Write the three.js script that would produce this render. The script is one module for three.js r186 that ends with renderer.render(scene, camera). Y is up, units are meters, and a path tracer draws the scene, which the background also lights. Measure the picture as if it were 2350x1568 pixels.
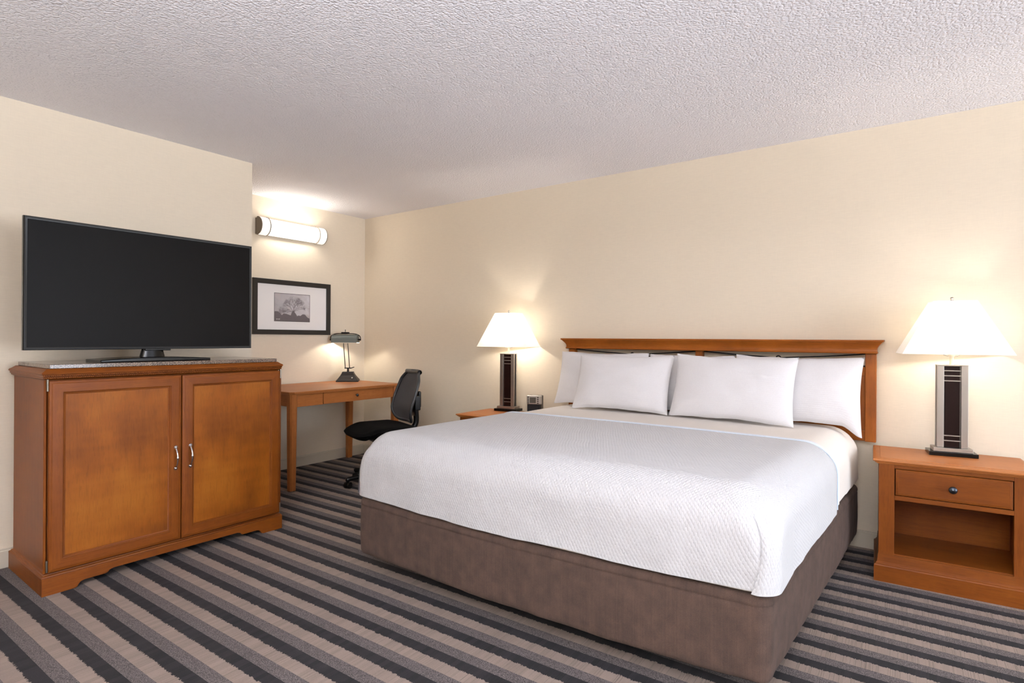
import * as THREE from 'three';
import { RoundedBoxGeometry } from 'three/addons/geometries/RoundedBoxGeometry.js';
import { mergeGeometries, mergeVertices, toCreasedNormals } from 'three/addons/utils/BufferGeometryUtils.js';
import { RectAreaLightUniformsLib } from 'three/addons/lights/RectAreaLightUniformsLib.js';

// ---------------------------------------------------------------- camera, sky, daylight, exposure
const scene = new THREE.Scene();
const F_PX = 1287.97, YAW = 0.6228, ROLL = 0.0060;
const camera = new THREE.PerspectiveCamera(2 * Math.atan(784 / F_PX) * 180 / Math.PI, 2350 / 1568, 0.05, 60);
camera.position.set(4.6634, 1.2046, 3.8557);
camera.rotation.order = 'YXZ';
camera.rotation.set(0, YAW, ROLL);
camera.setViewOffset(2350, 1568, 0, 6.83, 2350, 1568);
scene.add(camera);

scene.background = new THREE.Color().setRGB(0.75, 0.85, 1.0);
const renderer = new THREE.WebGLRenderer({ antialias: true });
renderer.toneMapping = THREE.LinearToneMapping;
renderer.toneMappingExposure = 1.17;
renderer.shadowMap.enabled = true;
RectAreaLightUniformsLib.init();

const DAY = 8.8, ADDED_TORCH = 54;  // strengths of the added window fill and the added uplight
const daylight = new THREE.RectAreaLight(new THREE.Color().setRGB(0.88, 0.97, 1.10), DAY, 3.2, 2.2);
daylight.name = 'added_window_daylight';  // added area light, fill from the unseen window
daylight.position.set(9.52, 1.2, 1.9);
daylight.lookAt(0, 1.2, 1.9);
scene.add(daylight);

// ---------------------------------------------------------------- helpers
let seed = 12345;
const rnd = () => { seed = (seed * 1664525 + 1013904223) >>> 0; return seed / 4294967296; };
const names = new Map();
const numbered = (n) => { const k = names.get(n) ?? 0; names.set(n, k + 1); return k ? n + '_' + String(k).padStart(3, '0') : n; };
function thing(name, label, category, [x, y, z] = [0, 0, 0], turn = 0, group) {
  const o = new THREE.Group(); o.name = numbered(name); scene.add(o);
  o.position.set(x, y, z); o.rotation.y = turn; o.userData = { label, category };
  if (group) o.userData.group = group;
  return o;
}
function part(name, geo, mat, parent, pos) {
  const g = Array.isArray(geo) ? mergeGeometries(geo.map(plain), false) : geo;
  const m = new THREE.Mesh(g, mat); m.name = name; m.castShadow = m.receiveShadow = true;
  if (pos) m.position.set(...pos);
  (parent ?? scene).add(m);
  return m;
}
function partAt(matrix, name, geo, mat, parent) {
  const m = part(name, geo, mat, parent); m.geometry.applyMatrix4(matrix); return m;
}
function struct(name, geo, mat, parent) {
  const m = part(name, geo, mat, parent);
  if (!parent) m.userData.kind = 'structure';
  return m;
}
function plain(g) {
  const n = g.index ? g.toNonIndexed() : g;
  for (const k of Object.keys(n.attributes)) if (!['position', 'normal', 'uv'].includes(k)) n.deleteAttribute(k);
  if (!n.attributes.uv) n.setAttribute('uv', new THREE.Float32BufferAttribute(new Float32Array(n.attributes.position.count * 2), 2));
  n.clearGroups();
  return n;
}
// uv in metres: u runs along the grain axis ('x','y','z'), v across it
function boxUV(g, grain = 'x', ou = rnd(), ov = rnd()) {
  const n = plain(g), p = n.attributes.position, uv = n.attributes.uv;
  const a = new THREE.Vector3(), b = new THREE.Vector3(), c = new THREE.Vector3(), q = new THREE.Vector3();
  const order = { x: ['x', 'y', 'z'], y: ['y', 'x', 'z'], z: ['z', 'x', 'y'] }[grain];
  for (let i = 0; i < p.count; i += 3) {
    a.fromBufferAttribute(p, i); b.fromBufferAttribute(p, i + 1); c.fromBufferAttribute(p, i + 2);
    q.copy(b).sub(a).cross(c.clone().sub(a));
    const m = ['x', 'y', 'z'].reduce((s, k) => Math.abs(q[k]) > Math.abs(q[s]) ? k : s, 'x');
    const [U, V] = order.filter((k) => k !== m);
    [a, b, c].forEach((w, k) => uv.setXY(i + k, w[U] + ou, w[V] + ov));
  }
  return n;
}
const rbox = (w, h, d, r = 0.003, x = 0, y = 0, z = 0) => new RoundedBoxGeometry(w, h, d, 2, Math.min(r, w / 2.01, h / 2.01, d / 2.01)).translate(x, y, z);
const cyl = (r0, r1, h, n = 24, x = 0, y = 0, z = 0) => new THREE.CylinderGeometry(r0, r1, h, n).translate(x, y, z);
const V3 = (x, y, z) => new THREE.Vector3(x, y, z);
const tube = (pts, r, seg = 24, rad = 8) => new THREE.TubeGeometry(new THREE.CatmullRomCurve3(pts.map((p) => V3(...p))), seg, r, rad, false);
// closed-off straight rod between two points
function rod(a, b, r, n = 12) {
  const A = V3(...a), B = V3(...b), d = B.clone().sub(A), g = new THREE.CylinderGeometry(r, r, d.length(), n);
  g.applyQuaternion(new THREE.Quaternion().setFromUnitVectors(V3(0, 1, 0), d.clone().normalize())).translate(...A.add(B).multiplyScalar(0.5).toArray());
  return g;
}
function quads(list, uvs) {
  const P = [], U = [];
  list.forEach((q, k) => { for (const i of [0, 1, 2, 0, 2, 3]) { P.push(...q[i]); U.push(...(uvs ? uvs[k][i] : [0, 0])); } });
  const g = new THREE.BufferGeometry();
  g.setAttribute('position', new THREE.Float32BufferAttribute(P, 3)); g.setAttribute('uv', new THREE.Float32BufferAttribute(U, 2));
  g.computeVertexNormals();
  return g;
}
// moulding: profile [[out, y] ...] bottom to top, swept with mitres round a rectangle of half sizes hx, hz
function rectLoft(profile, hx, hz, caps = [true, true], crease = 0.7) {
  const Q = [], U = []; let run = 0; const ou = rnd(), ov = rnd();
  for (let k = 0; k + 1 < profile.length; k++) {
    const [o0, y0] = profile[k], [o1, y1] = profile[k + 1], X0 = hx + o0, Z0 = hz + o0, X1 = hx + o1, Z1 = hz + o1, l = Math.hypot(o1 - o0, y1 - y0);
    const add = (q, f) => { Q.push(q); U.push(q.map((p, i) => [f(p) + ou, run + (i > 1 ? l : 0) + ov])); };
    add([[-X0, y0, Z0], [X0, y0, Z0], [X1, y1, Z1], [-X1, y1, Z1]], (p) => p[0]);
    add([[X0, y0, -Z0], [-X0, y0, -Z0], [-X1, y1, -Z1], [X1, y1, -Z1]], (p) => p[0]);
    add([[X0, y0, Z0], [X0, y0, -Z0], [X1, y1, -Z1], [X1, y1, Z1]], (p) => p[2]);
    add([[-X0, y0, -Z0], [-X0, y0, Z0], [-X1, y1, Z1], [-X1, y1, -Z1]], (p) => p[2]);
    run += l;
  }
  const top = profile.at(-1), bot = profile[0];
  const cap = (o, y, f) => { const X = hx + o, Z = hz + o, q = f > 0 ? [[-X, y, Z], [X, y, Z], [X, y, -Z], [-X, y, -Z]] : [[-X, y, -Z], [X, y, -Z], [X, y, Z], [-X, y, Z]]; Q.push(q); U.push(q.map((p) => [p[0] + ou, p[2] + ov])); };
  if (caps[1]) cap(top[0], top[1], 1);
  if (caps[0]) cap(bot[0], bot[1], -1);
  const g = quads(Q, U);
  return crease ? toCreasedNormals(g, crease) : g;
}
// mitred ring facing +z: profile [[inset, z] ...] from outer edge inward
function frameLoft(profile, hw, hh, crease = 0.7) {
  const Q = [], U = []; let run = 0; const ou = rnd(), ov = rnd();
  for (let k = 0; k + 1 < profile.length; k++) {
    const [i0, z0] = profile[k], [i1, z1] = profile[k + 1], a0 = hw - i0, b0 = hh - i0, a1 = hw - i1, b1 = hh - i1, l = Math.hypot(i1 - i0, z1 - z0);
    const add = (q, f) => { Q.push(q); U.push(q.map((p, i) => [f(p) + ou, run + (i > 1 ? l : 0) + ov])); };
    add([[-a0, -b0, z0], [a0, -b0, z0], [a1, -b1, z1], [-a1, -b1, z1]], (p) => p[0]);
    add([[a0, b0, z0], [-a0, b0, z0], [-a1, b1, z1], [a1, b1, z1]], (p) => p[0] + 0.37);
    add([[a0, -b0, z0], [a0, b0, z0], [a1, b1, z1], [a1, -b1, z1]], (p) => p[1] + 0.71);
    add([[-a0, b0, z0], [-a0, -b0, z0], [-a1, -b1, z1], [-a1, b1, z1]], (p) => p[1] + 0.13);
    run += l;
  }
  const g = quads(Q, U);
  return crease ? toCreasedNormals(g, crease) : g;
}
const extrude = (pts, depth, bevel = 0.002) => {
  const s = new THREE.Shape(pts.map(([x, y]) => new THREE.Vector2(x, y)));
  return new THREE.ExtrudeGeometry(s, { depth: depth - 2 * bevel, bevelEnabled: bevel > 0, bevelThickness: bevel, bevelSize: bevel, bevelOffset: -bevel, bevelSegments: 2, curveSegments: 12 }).translate(0, 0, bevel);
};
const smooth = (a, b, t) => { t = Math.min(1, Math.max(0, (t - a) / (b - a))); return t * t * (3 - 2 * t); };
const mix = (a, b, t) => a + (b - a) * t;

// ---------------------------------------------------------------- noise and textures
const hash = (x, y, s) => { let h = (Math.imul(x, 374761393) + Math.imul(y, 668265263) + Math.imul(s, 974634541)) | 0; h = Math.imul(h ^ (h >>> 13), 1274126177); return ((h ^ (h >>> 16)) >>> 0) / 4294967296; };
// value noise that repeats every px by py cells
function vnoise(x, y, px, py, s) {
  const xi = Math.floor(x), yi = Math.floor(y), fx = x - xi, fy = y - yi, u = fx * fx * (3 - 2 * fx), v = fy * fy * (3 - 2 * fy);
  const m = (a, n) => ((a % n) + n) % n, x0 = m(xi, px), x1 = m(xi + 1, px), y0 = m(yi, py), y1 = m(yi + 1, py);
  return mix(mix(hash(x0, y0, s), hash(x1, y0, s), u), mix(hash(x0, y1, s), hash(x1, y1, s), u), v);
}
function fbm(u, v, px, py, s, oct = 4) { let a = 0, w = 0.5, t = 0; for (let o = 0; o < oct; o++) { a += w * vnoise(u * px, v * py, px, py, s + o); t += w; w *= 0.5; px *= 2; py *= 2; } return a / t; }
const toS = (l) => 255 * (l <= 0.0031308 ? 12.92 * l : 1.055 * l ** (1 / 2.4) - 0.055);
// fn(u, v, x, y) -> [r,g,b] 0..255 sRGB, or a number 0..1 for a grey data map
function tex(w, h, fn, repeatU, repeatV, color = true) {
  const d = new Uint8Array(w * h * 4);
  for (let y = 0; y < h; y++) for (let x = 0; x < w; x++) {
    const c = fn((x + 0.5) / w, (y + 0.5) / h, x, y), i = (y * w + x) * 4;
    if (typeof c === 'number') d[i] = d[i + 1] = d[i + 2] = Math.max(0, Math.min(255, c * 255)); else { d[i] = Math.max(0, Math.min(255, c[0])); d[i + 1] = Math.max(0, Math.min(255, c[1])); d[i + 2] = Math.max(0, Math.min(255, c[2])); }
    d[i + 3] = 255;
  }
  const t = new THREE.DataTexture(d, w, h); t.wrapS = t.wrapT = THREE.RepeatWrapping; t.magFilter = THREE.LinearFilter; t.minFilter = THREE.LinearMipmapLinearFilter; t.generateMipmaps = true;
  t.repeat.set(repeatU, repeatV); if (color) t.colorSpace = THREE.SRGBColorSpace; t.needsUpdate = true;
  return t;
}
const std = (o) => new THREE.MeshStandardMaterial(o), phy = (o) => new THREE.MeshPhysicalMaterial(o);
const lerp3 = (a, b, t) => [mix(a[0], b[0], t), mix(a[1], b[1], t), mix(a[2], b[2], t)];

// stained wood: u (1.2 m) along the grain, v (0.6 m) across
function woodTexture(dark, mid, light, s, figure) {
  return tex(1024, 512, (u, v) => {
    const warp = fbm(u, v, 3, 3, s, 3) * 0.05;
    const grain = fbm(u + 0, v + warp, 6, 90, s + 10, 3), pores = fbm(u, v, 40, 256, s + 20, 2), blot = fbm(u + warp * 2, v, 4, 4, s + 30, 4), curl = fbm(u, v + warp, 26, 5, s + 40, 2);
    let t = 0.5 + (grain - 0.5) * (figure > 0.9 ? 0.16 : 0.28) + (blot - 0.5) * 1.15 * figure + (curl - 0.5) * 0.35 * figure;
    t = Math.max(0, Math.min(1, t));
    let c = t < 0.5 ? lerp3(dark, mid, t * 2) : lerp3(mid, light, t * 2 - 1);
    const k = 1 - 0.06 * smooth(0.56, 0.72, pores);
    return [c[0] * k, c[1] * k, c[2] * k];
  }, 1 / 1.2, 1 / 0.6);
}
const woodFrameMap = woodTexture([93, 45, 12], [116, 60, 16], [133, 74, 22], 3, 0.6);
const woodPanelMap = woodTexture([106, 55, 12], [134, 73, 17], [153, 91, 26], 7, 1.0);
const deskMap = woodTexture([150, 88, 42], [170, 104, 54], [186, 120, 68], 13, 0.45);
const woodBump = tex(512, 512, (u, v) => fbm(u, v, 8, 128, 55, 3), 1 / 0.6, 1 / 0.3, false);
const woodGloss = { roughness: 0.42, specularIntensity: 0.4, bumpMap: woodBump, bumpScale: 0.00018 };
const M = {};
M.woodFrame = phy({ map: woodFrameMap, ...woodGloss });
M.woodPanel = phy({ map: woodPanelMap, ...woodGloss });
M.headWood = phy({ map: woodTexture([120, 63, 18], [148, 81, 24], [166, 98, 34], 23, 0.7), ...woodGloss });
M.desk = phy({ map: deskMap, ...woodGloss, roughness: 0.38 });
M.woodInside = std({ color: 0x4a2614, roughness: 0.7 });
M.black = std({ color: 0x0b0b0c, roughness: 0.35 });
M.blackGloss = phy({ color: 0x060607, roughness: 0.2, specularIntensity: 0.6 });
M.screen = phy({ color: 0x0a0705, roughness: 0.45, specularIntensity: 0.25 });
M.chrome = std({ color: 0xd8d8da, metalness: 1, roughness: 0.13 });
M.nickel = std({ color: 0xa8a29c, metalness: 1, roughness: 0.36 });
M.pewter = std({ color: 0x4a4e55, metalness: 1, roughness: 0.32 });
M.hinge = std({ color: 0x8a857c, metalness: 1, roughness: 0.35 });
M.bronze = std({ color: 0x2b2624, metalness: 0.6, roughness: 0.5 });
M.iron = std({ color: 0x191412, metalness: 0.5, roughness: 0.5 });
M.greenMetal = std({ color: 0x5d625e, metalness: 0.35, roughness: 0.5 });
M.sconceCap = std({ color: 0x867c70, metalness: 0.5, roughness: 0.55 });
M.darkWood = phy({ color: 0x1a0907, roughness: 0.35, specularIntensity: 0.3 });
M.cream = std({ color: 0xded2bd, roughness: 0.6 });

// ---------------------------------------------------------------- room
const H = 2.44, XR = 9.6, ZF = 5.5, XT = 0.8287, ZT = 1.6955;
const linenMap = tex(1024, 1024, (u, v) => {
  const a = fbm(u, v, 256, 24, 61, 2), b = fbm(u, v, 24, 256, 65, 2), k = 1 + (a - 0.5) * 0.026 + (b - 0.5) * 0.012;
  return [229 * k, 215 * k, 194 * k];
}, 1 / 0.7, 1 / 0.7);
const linenBump = tex(512, 512, (u, v) => 0.6 * fbm(u, v, 128, 16, 71, 2) + 0.4 * fbm(u, v, 16, 128, 75, 2), 1 / 0.35, 1 / 0.35, false);
M.wall = std({ map: linenMap, bumpMap: linenBump, bumpScale: 0.00015, roughness: 0.85 });
M.popcorn = std({ color: 0xf8f5f9, roughness: 0.95, bumpScale: 0.0038, bumpMap: tex(2048, 2048, (u, v) => {
  // sprayed blobs: jittered domes of uneven size over fine grit
  const N = 150, x = u * N, y = v * N, xi = Math.floor(x), yi = Math.floor(y); let h = 0;
  for (let j = -1; j <= 1; j++) for (let i = -1; i <= 1; i++) {
    const cx = ((xi + i) % N + N) % N, cy = ((yi + j) % N + N) % N, dx = xi + i + hash(cx, cy, 81) - x, dy = yi + j + hash(cx, cy, 82) - y, r = 0.45 + 0.4 * hash(cx, cy, 83), q = 1 - (dx * dx + dy * dy) / (r * r);
    if (q > 0) h = Math.max(h, Math.sqrt(q) * (0.45 + 0.55 * hash(cx, cy, 84)));
  }
  return 0.8 * h + 0.2 * fbm(u, v, 512, 512, 85, 1);
}, 1 / 1.5, 1 / 1.5, false) });
M.trim = std({ color: 0xcfc4b2, roughness: 0.6 });

// carpet: stripes across z, each period a smooth grey twist, a black cut pile and a ridged beige loop
const PER = 0.1534, NPER = 10, CU = 1.6;
function carpetAt(u, v) {
  const X = u * CU, ph = (v * NPER) % 1, row = Math.floor(v * NPER), Z = v * NPER * PER;
  // tuft columns along x with uneven widths
  const col = X / 0.0036, ci = Math.floor(col), cf = col - ci;
  return { X, Z, ph, row, ci, cf };
}
const jagAt = (ci, X, e) => (hash(ci, e % NPER, 91) - 0.5) * 0.042 + (vnoise(X / 0.016, (e % NPER) * 3.1, 100, 64, 92) - 0.5) * 0.035;
// 0 beige loop, 1 grey twist, 2 black pile; the black to beige edge is ragged, the others clean
const carpetKind = (c) => { const q = ((c.ph % 1) + 1) % 1; if (q < 0.3) return q > jagAt(c.ci, c.X, c.row) ? 0 : 2; if (q < 0.355) return 0; if (q < 0.68) return 1; return q - 1 > jagAt(c.ci, c.X, c.row + 1) ? 0 : 2; };
const carpetMap = tex(2048, 2048, (u, v, x, y) => {
  const c = carpetAt(u, v), k = carpetKind(c), n = hash(x, y, 96), n2 = hash(x >> 1, y >> 1, 97), tone = hash(Math.floor(c.X / 0.021), c.row, 98), groove = c.cf < 0.22 ? 1 : 0, strong = hash(c.ci, c.row, 99) > 0.72 ? 1 : 0;
  if (k === 0) { const f = (0.965 + 0.07 * tone) * (1 - groove * (0.07 + 0.2 * strong)) * (0.93 + 0.14 * n); return [138 * f, 122 * f, 112 * f]; }
  if (k === 1) { const f = n2 * 0.6 + n * 0.4, g = f > 0.62 ? 1.45 : f > 0.36 ? 0.95 : 0.52; return [88 * g, 80 * g, 79 * g]; }
  const f = (0.8 + 0.4 * tone) * (0.82 + 0.36 * n) * (1 - groove * 0.25); return [33 * f, 30 * f, 33 * f];
}, 1 / CU, 1 / (PER * NPER));
const carpetBump = tex(2048, 2048, (u, v, x, y) => {
  const c = carpetAt(u, v), k = carpetKind(c), n = hash(x, y, 96), n2 = hash(x >> 1, y >> 1, 97);
  const g = c.cf < 0.22 ? (hash(c.ci, c.row, 99) > 0.72 ? 0.45 : 0.12) : 0;
  if (k === 0) return 0.82 - g + 0.08 * n;
  if (k === 1) return 0.45 + 0.35 * (n2 * 0.6 + n * 0.4);
  return 0.5 - g * 0.4 + 0.12 * n;
}, 1 / CU, 1 / (PER * NPER), false);
M.carpet = std({ map: carpetMap, bumpMap: carpetBump, bumpScale: 0.003, roughness: 1 });

{
  // floor slab; uv turned a degree with the stripes, first jagged edge of the pattern at z + 0.015 x = 2.05
  const fx0 = -0.15, fx1 = XR + 0.15, fz0 = -0.15, fz1 = ZF + 0.15;
  const g = new THREE.BoxGeometry(fx1 - fx0, 0.12, fz1 - fz0).translate((fx0 + fx1) / 2, -0.06, (fz0 + fz1) / 2);
  const p = g.attributes.position, uv = g.attributes.uv;
  for (let i = 0; i < p.count; i++) { const x = p.getX(i), z = p.getZ(i); uv.setXY(i, x - 0.015 * z, z + 0.015 * x - 2.05 + PER * 40); }
  const f = struct('floor', g, M.carpet);
  f.userData.label = 'carpet with slate black, beige and grey flecked stripes';
}
const wallBox = (x0, x1, y0, y1, z0, z1) => boxUV(new THREE.BoxGeometry(x1 - x0, y1 - y0, z1 - z0).translate((x0 + x1) / 2, (y0 + y1) / 2, (z0 + z1) / 2), 'y', 0, 0);
struct('wall_back', wallBox(-0.15, XR + 0.15, 0, H, -0.15, 0), M.wall).userData.label = 'cream wall with fine linen texture behind the bed';
struct('wall_left', wallBox(-0.15, 0, 0, H, 0, ZT), M.wall).userData.label = 'cream alcove wall behind the desk';
struct('wall_partition', wallBox(-0.15, XT, 0, H, ZT, ZF), M.wall).userData.label = 'cream wall behind the television';
struct('wall_front', wallBox(-0.15, XR + 0.15, 0, H, ZF, ZF + 0.15), M.wall);
// right wall, with an unseen window added so that fill daylight comes through
const WZ0 = 0.3, WZ1 = 3.5, WY0 = 0.1, WY1 = 2.3;
struct('wall_right', [wallBox(XR, XR + 0.15, 0, WY0, 0, ZF), wallBox(XR, XR + 0.15, WY1, H, 0, ZF), wallBox(XR, XR + 0.15, WY0, WY1, 0, WZ0), wallBox(XR, XR + 0.15, WY0, WY1, WZ1, ZF)], M.wall);
struct('ceiling', (() => { const g = new THREE.BoxGeometry(XR + 0.3, 0.12, ZF + 0.3).translate(XR / 2, H + 0.06, ZF / 2), p = g.attributes.position, uv = g.attributes.uv; for (let i = 0; i < p.count; i++) uv.setXY(i, p.getX(i), p.getZ(i)); return g; })(), M.popcorn).userData.label = 'white textured ceiling';
{
  const w = struct('added_window_1', [[WZ0, WZ1, WY0, WY0 + 0.05], [WZ0, WZ1, WY1 - 0.05, WY1], [WZ0, WZ0 + 0.05, WY0 + 0.05, WY1 - 0.05], [WZ1 - 0.05, WZ1, WY0 + 0.05, WY1 - 0.05], [1.875, 1.925, WY0 + 0.05, WY1 - 0.05]].map(([z0, z1, y0, y1]) => wallBox(XR + 0.05, XR + 0.11, y0, y1, z0, z1)), M.trim);  // frame of the added window, out of view, there for the fill
  for (const [z0, z1] of [[WZ0 + 0.05, 1.875], [1.925, WZ1 - 0.05]]) part('pane', wallBox(XR + 0.077, XR + 0.081, WY0 + 0.05, WY1 - 0.05, z0, z1), phy({ color: 0xffffff, transmission: 1, roughness: 0, thickness: 0 }), w);
}
{ // three baseboards with a small cap
  const mk = (n, x0, x1, z0, z1) => struct(n, [rbox(x1 - x0, 0.09, z1 - z0, 0.003, (x0 + x1) / 2, 0.045, (z0 + z1) / 2), rbox(Math.max(x1 - x0 - 0.006, 0.006), 0.012, Math.max(z1 - z0 - 0.006, 0.006), 0.003, x1 - x0 > z1 - z0 ? (x0 + x1) / 2 : (x0 + x1) / 2 - 0.003, 0.094, z1 - z0 > x1 - x0 ? (z0 + z1) / 2 : (z0 + z1) / 2 - 0.003)], M.trim);
  mk('baseboard_back', 0.013, XR, 0, 0.013);
  mk('baseboard_left', 0, 0.013, 0, ZT);
  mk('baseboard_partition', XT, XT + 0.013, ZT, ZF);
}

// ---------------------------------------------------------------- television cabinet
const CAB_TURN = -0.011;      // front faces +x, turned a little
{
  // local frame: x along the front (0 = camera end), z = out of the front, y up
  const c = thing('tv_cabinet', 'cherry-stained two-door cabinet under the television', 'cabinet', [1.410, 0, 3.018], Math.PI / 2 + CAB_TURN);
  const W = 1.198, D = 0.556, bx = W / 2, bz = -D / 2 - 0.006;
  const at = (g) => g.translate(bx, 0, bz);
  // carcass
  part('carcass', boxUV(at(new THREE.BoxGeometry(W - 0.036, 0.925, D - 0.03).translate(0, 0.5425, -0.005)), 'y'), M.woodFrame, c);
  // plinth: shaped front board, plain sides, moulded cap
  const foot = [[0, 0], [0.125, 0], [0.135, 0.004], [0.142, 0.016], [0.15, 0.025], [0.165, 0.029], [0.25, 0.029], [0.26, 0.032], [0.268, 0.042], [0.285, 0.047]];
  const outline = [...foot, ...foot.map(([x, y]) => [W - x, y]).reverse(), [W, 0.082], [0, 0.082]];
  const plinth = part('plinth', [boxUV(extrude(outline, 0.02, 0.0015).translate(0, 0, -0.02), 'x'), boxUV(rbox(0.02, 0.082, D - 0.02, 0.0015, 0.01, 0.041, -D / 2 - 0.01), 'z'), boxUV(rbox(0.02, 0.082, D - 0.02, 0.0015, W - 0.01, 0.041, -D / 2 - 0.01), 'z')], M.woodFrame, c);
  part('plinth_moulding', at(rectLoft([[0, 0.082], [-0.002, 0.088], [-0.008, 0.091], [-0.010, 0.096], [-0.017, 0.099], [-0.018, 0.104]], W / 2, D / 2, [false, true], 0.4)), M.woodFrame, c);
  // corner beads beside the doors
  for (const x of [0.012, W - 0.012]) part('corner_bead', boxUV(cyl(0.006, 0.006, 0.895, 12, x, 0.552, -0.012), 'y'), M.woodFrame, c);
  // cornice
  const cor = part('cornice', at(rectLoft([[-0.018, 0.996], [-0.012, 1.0], [-0.006, 1.004], [-0.006, 1.010], [-0.002, 1.013], [-0.002, 1.021], [0.002, 1.024], [0.003, 1.029], [0.0, 1.034], [-0.004, 1.036], [-0.012, 1.042], [-0.018, 1.047], [-0.02, 1.049]], W / 2, D / 2, [true, true], 0.4)), M.woodFrame, c);
  const bead = [];
  for (const [y, o, n] of [[1.017, 0.0005, 150], [1.0065, -0.0035, 150]]) for (let i = 0; i < n; i++) bead.push(new THREE.SphereGeometry(0.0036, 6, 4).scale(0.85, 1, 0.8).translate((i + 0.5) / n * (W - 0.004) + 0.002, y, o - 0.005));
  const bm = part('bead_moulding', bead, M.woodFrame, c); bm.userData.kind = 'stuff';
  // doors
  for (const [x0, x1, hx, side] of [[0.02, 0.592, 0.562, -1], [0.597, 1.171, 0.637, 1]]) {
    const y0 = 0.108, y1 = 0.994, w = x1 - x0, h = y1 - y0, cx = (x0 + x1) / 2, cy = (y0 + y1) / 2;
    const door = part('door', frameLoft([[0, -0.008], [0, 0.010], [0.002, 0.013], [0.010, 0.0145], [0.013, 0.0165], [0.052, 0.0165], [0.0535, 0.013], [0.0565, 0.012], [0.058, 0.008], [0.0635, 0.0065], [0.066, 0.003], [0.067, -0.004]], w / 2, h / 2, 0.45), M.woodFrame, c, [cx, cy, 0]);
    part('panel', boxUV(rbox(w - 0.128, h - 0.128, 0.008, 0.001, 0, 0, 0.001), 'y'), M.woodPanel, door);
    // bow handle
    const hy = 0.552 - cy, lx = hx - cx;
    part('handle', [tube([[lx, hy + 0.056, 0.018], [lx, hy + 0.046, 0.026], [lx, hy + 0.022, 0.041], [lx, hy, 0.044], [lx, hy - 0.022, 0.041], [lx, hy - 0.046, 0.026], [lx, hy - 0.056, 0.018]], 0.0045, 40, 10), new THREE.SphereGeometry(0.0068, 12, 8).scale(1, 1.9, 1).translate(lx, hy, 0.0435), ...[1, -1].map((k) => cyl(0.009, 0.010, 0.005, 16).rotateX(Math.PI / 2).translate(lx, hy + k * 0.057, 0.0185)), ...[1, -1].map((k) => new THREE.SphereGeometry(0.006, 10, 8).translate(lx, hy + k * 0.056, 0.022))], M.chrome, door);
    for (const y of [0.975, 0.139]) part('hinge', [cyl(0.0045, 0.0045, 0.054, 12, side * (w / 2 + 0.0045), y - cy, 0.009), rbox(0.004, 0.05, 0.012, 0.001, side * (w / 2 + 0.002), y - cy, 0.003)], M.hinge, door);
  }
  // granite slab lying on the cornice
  const gmap = tex(512, 512, (u, v, x, y) => {
    const a = fbm(u, v, 90, 90, 201, 2), b = fbm(u + 0.3, v, 128, 128, 205, 2), d = fbm(u, v + 0.2, 50, 50, 209, 2);
    let col = lerp3([96, 78, 66], [128, 106, 90], smooth(0.3, 0.7, d));
    if (a > 0.6) col = [62, 54, 50]; else if (b > 0.62) col = [146, 128, 114]; else if (b < 0.34) col = [36, 32, 32];
    return col;
  }, 1 / 0.25, 1 / 0.25);
  const slab = thing('granite_slab', 'speckled brown granite slab on top of the television cabinet', 'countertop', [1.410, 1.049, 3.018], Math.PI / 2 + CAB_TURN);
  part('slab', boxUV(rbox(1.140, 0.021, 0.51, 0.003, 0.029 + 0.570, 0.0105, -0.022 - 0.255), 'x'), std({ map: gmap, roughness: 0.13 }), slab);
}

// ---------------------------------------------------------------- television
{
  const t = thing('television', 'flat black television switched off on the granite topped cabinet', 'television', [1.212, 1.07, 2.479], Math.PI / 2 - 0.02);
  const W = 1.125, Ht = 0.648, yb = 0.064, yc = yb + Ht / 2;
  part('bezel', frameLoft([[0.006, -0.03], [0, -0.024], [0, -0.002], [0.003, 0.002], [0.0145, 0.0], [0.0155, -0.003]], W / 2, Ht / 2, 0.4).translate(0, yc, 0), M.blackGloss, t);
  part('back_cover', rbox(W - 0.02, Ht - 0.02, 0.03, 0.01, 0, yc, -0.025), M.black, t);
  part('back_bulge', rbox(0.62, 0.36, 0.04, 0.015, 0, yc - 0.08, -0.055), M.black, t);
  part('screen', rbox(W - 0.029, Ht - 0.029, 0.006, 0.001, 0, yc, -0.005), M.screen, t);
  // neck: flared column behind the lower edge
  const neck = new THREE.CylinderGeometry(0.052, 0.068, 0.062, 32, 8).scale(1, 1, 0.5).translate(0, 0.037, -0.015);
  part('stand_neck', [neck, rbox(0.13, 0.012, 0.05, 0.003, 0.02, 0.062, -0.012)], M.blackGloss, t);
  // base: shallow arched plate
  const sh = [], n = 24, bw = 0.27;
  for (let i = 0; i <= n; i++) { const x = -bw + 2 * bw * i / n; sh.push([x, 0.012 + 0.010 * (1 - (x / bw) ** 2)]); }
  const lower = []; for (let i = n; i >= 0; i--) { const x = -bw + 2 * bw * i / n; lower.push([x, 0.0 + 0.004 * Math.max(0, 1 - (Math.abs(x) - bw) ** 2 / 0.002) * 0]); }
  part('stand_base', extrude([...sh, ...lower], 0.22, 0.004).translate(-0.015, 0, -0.10), M.blackGloss, t);
  part('status_light', rbox(0.02, 0.003, 0.004, 0.001, 0.02, yb + 0.006, 0.001), M.black, t);
}

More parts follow.
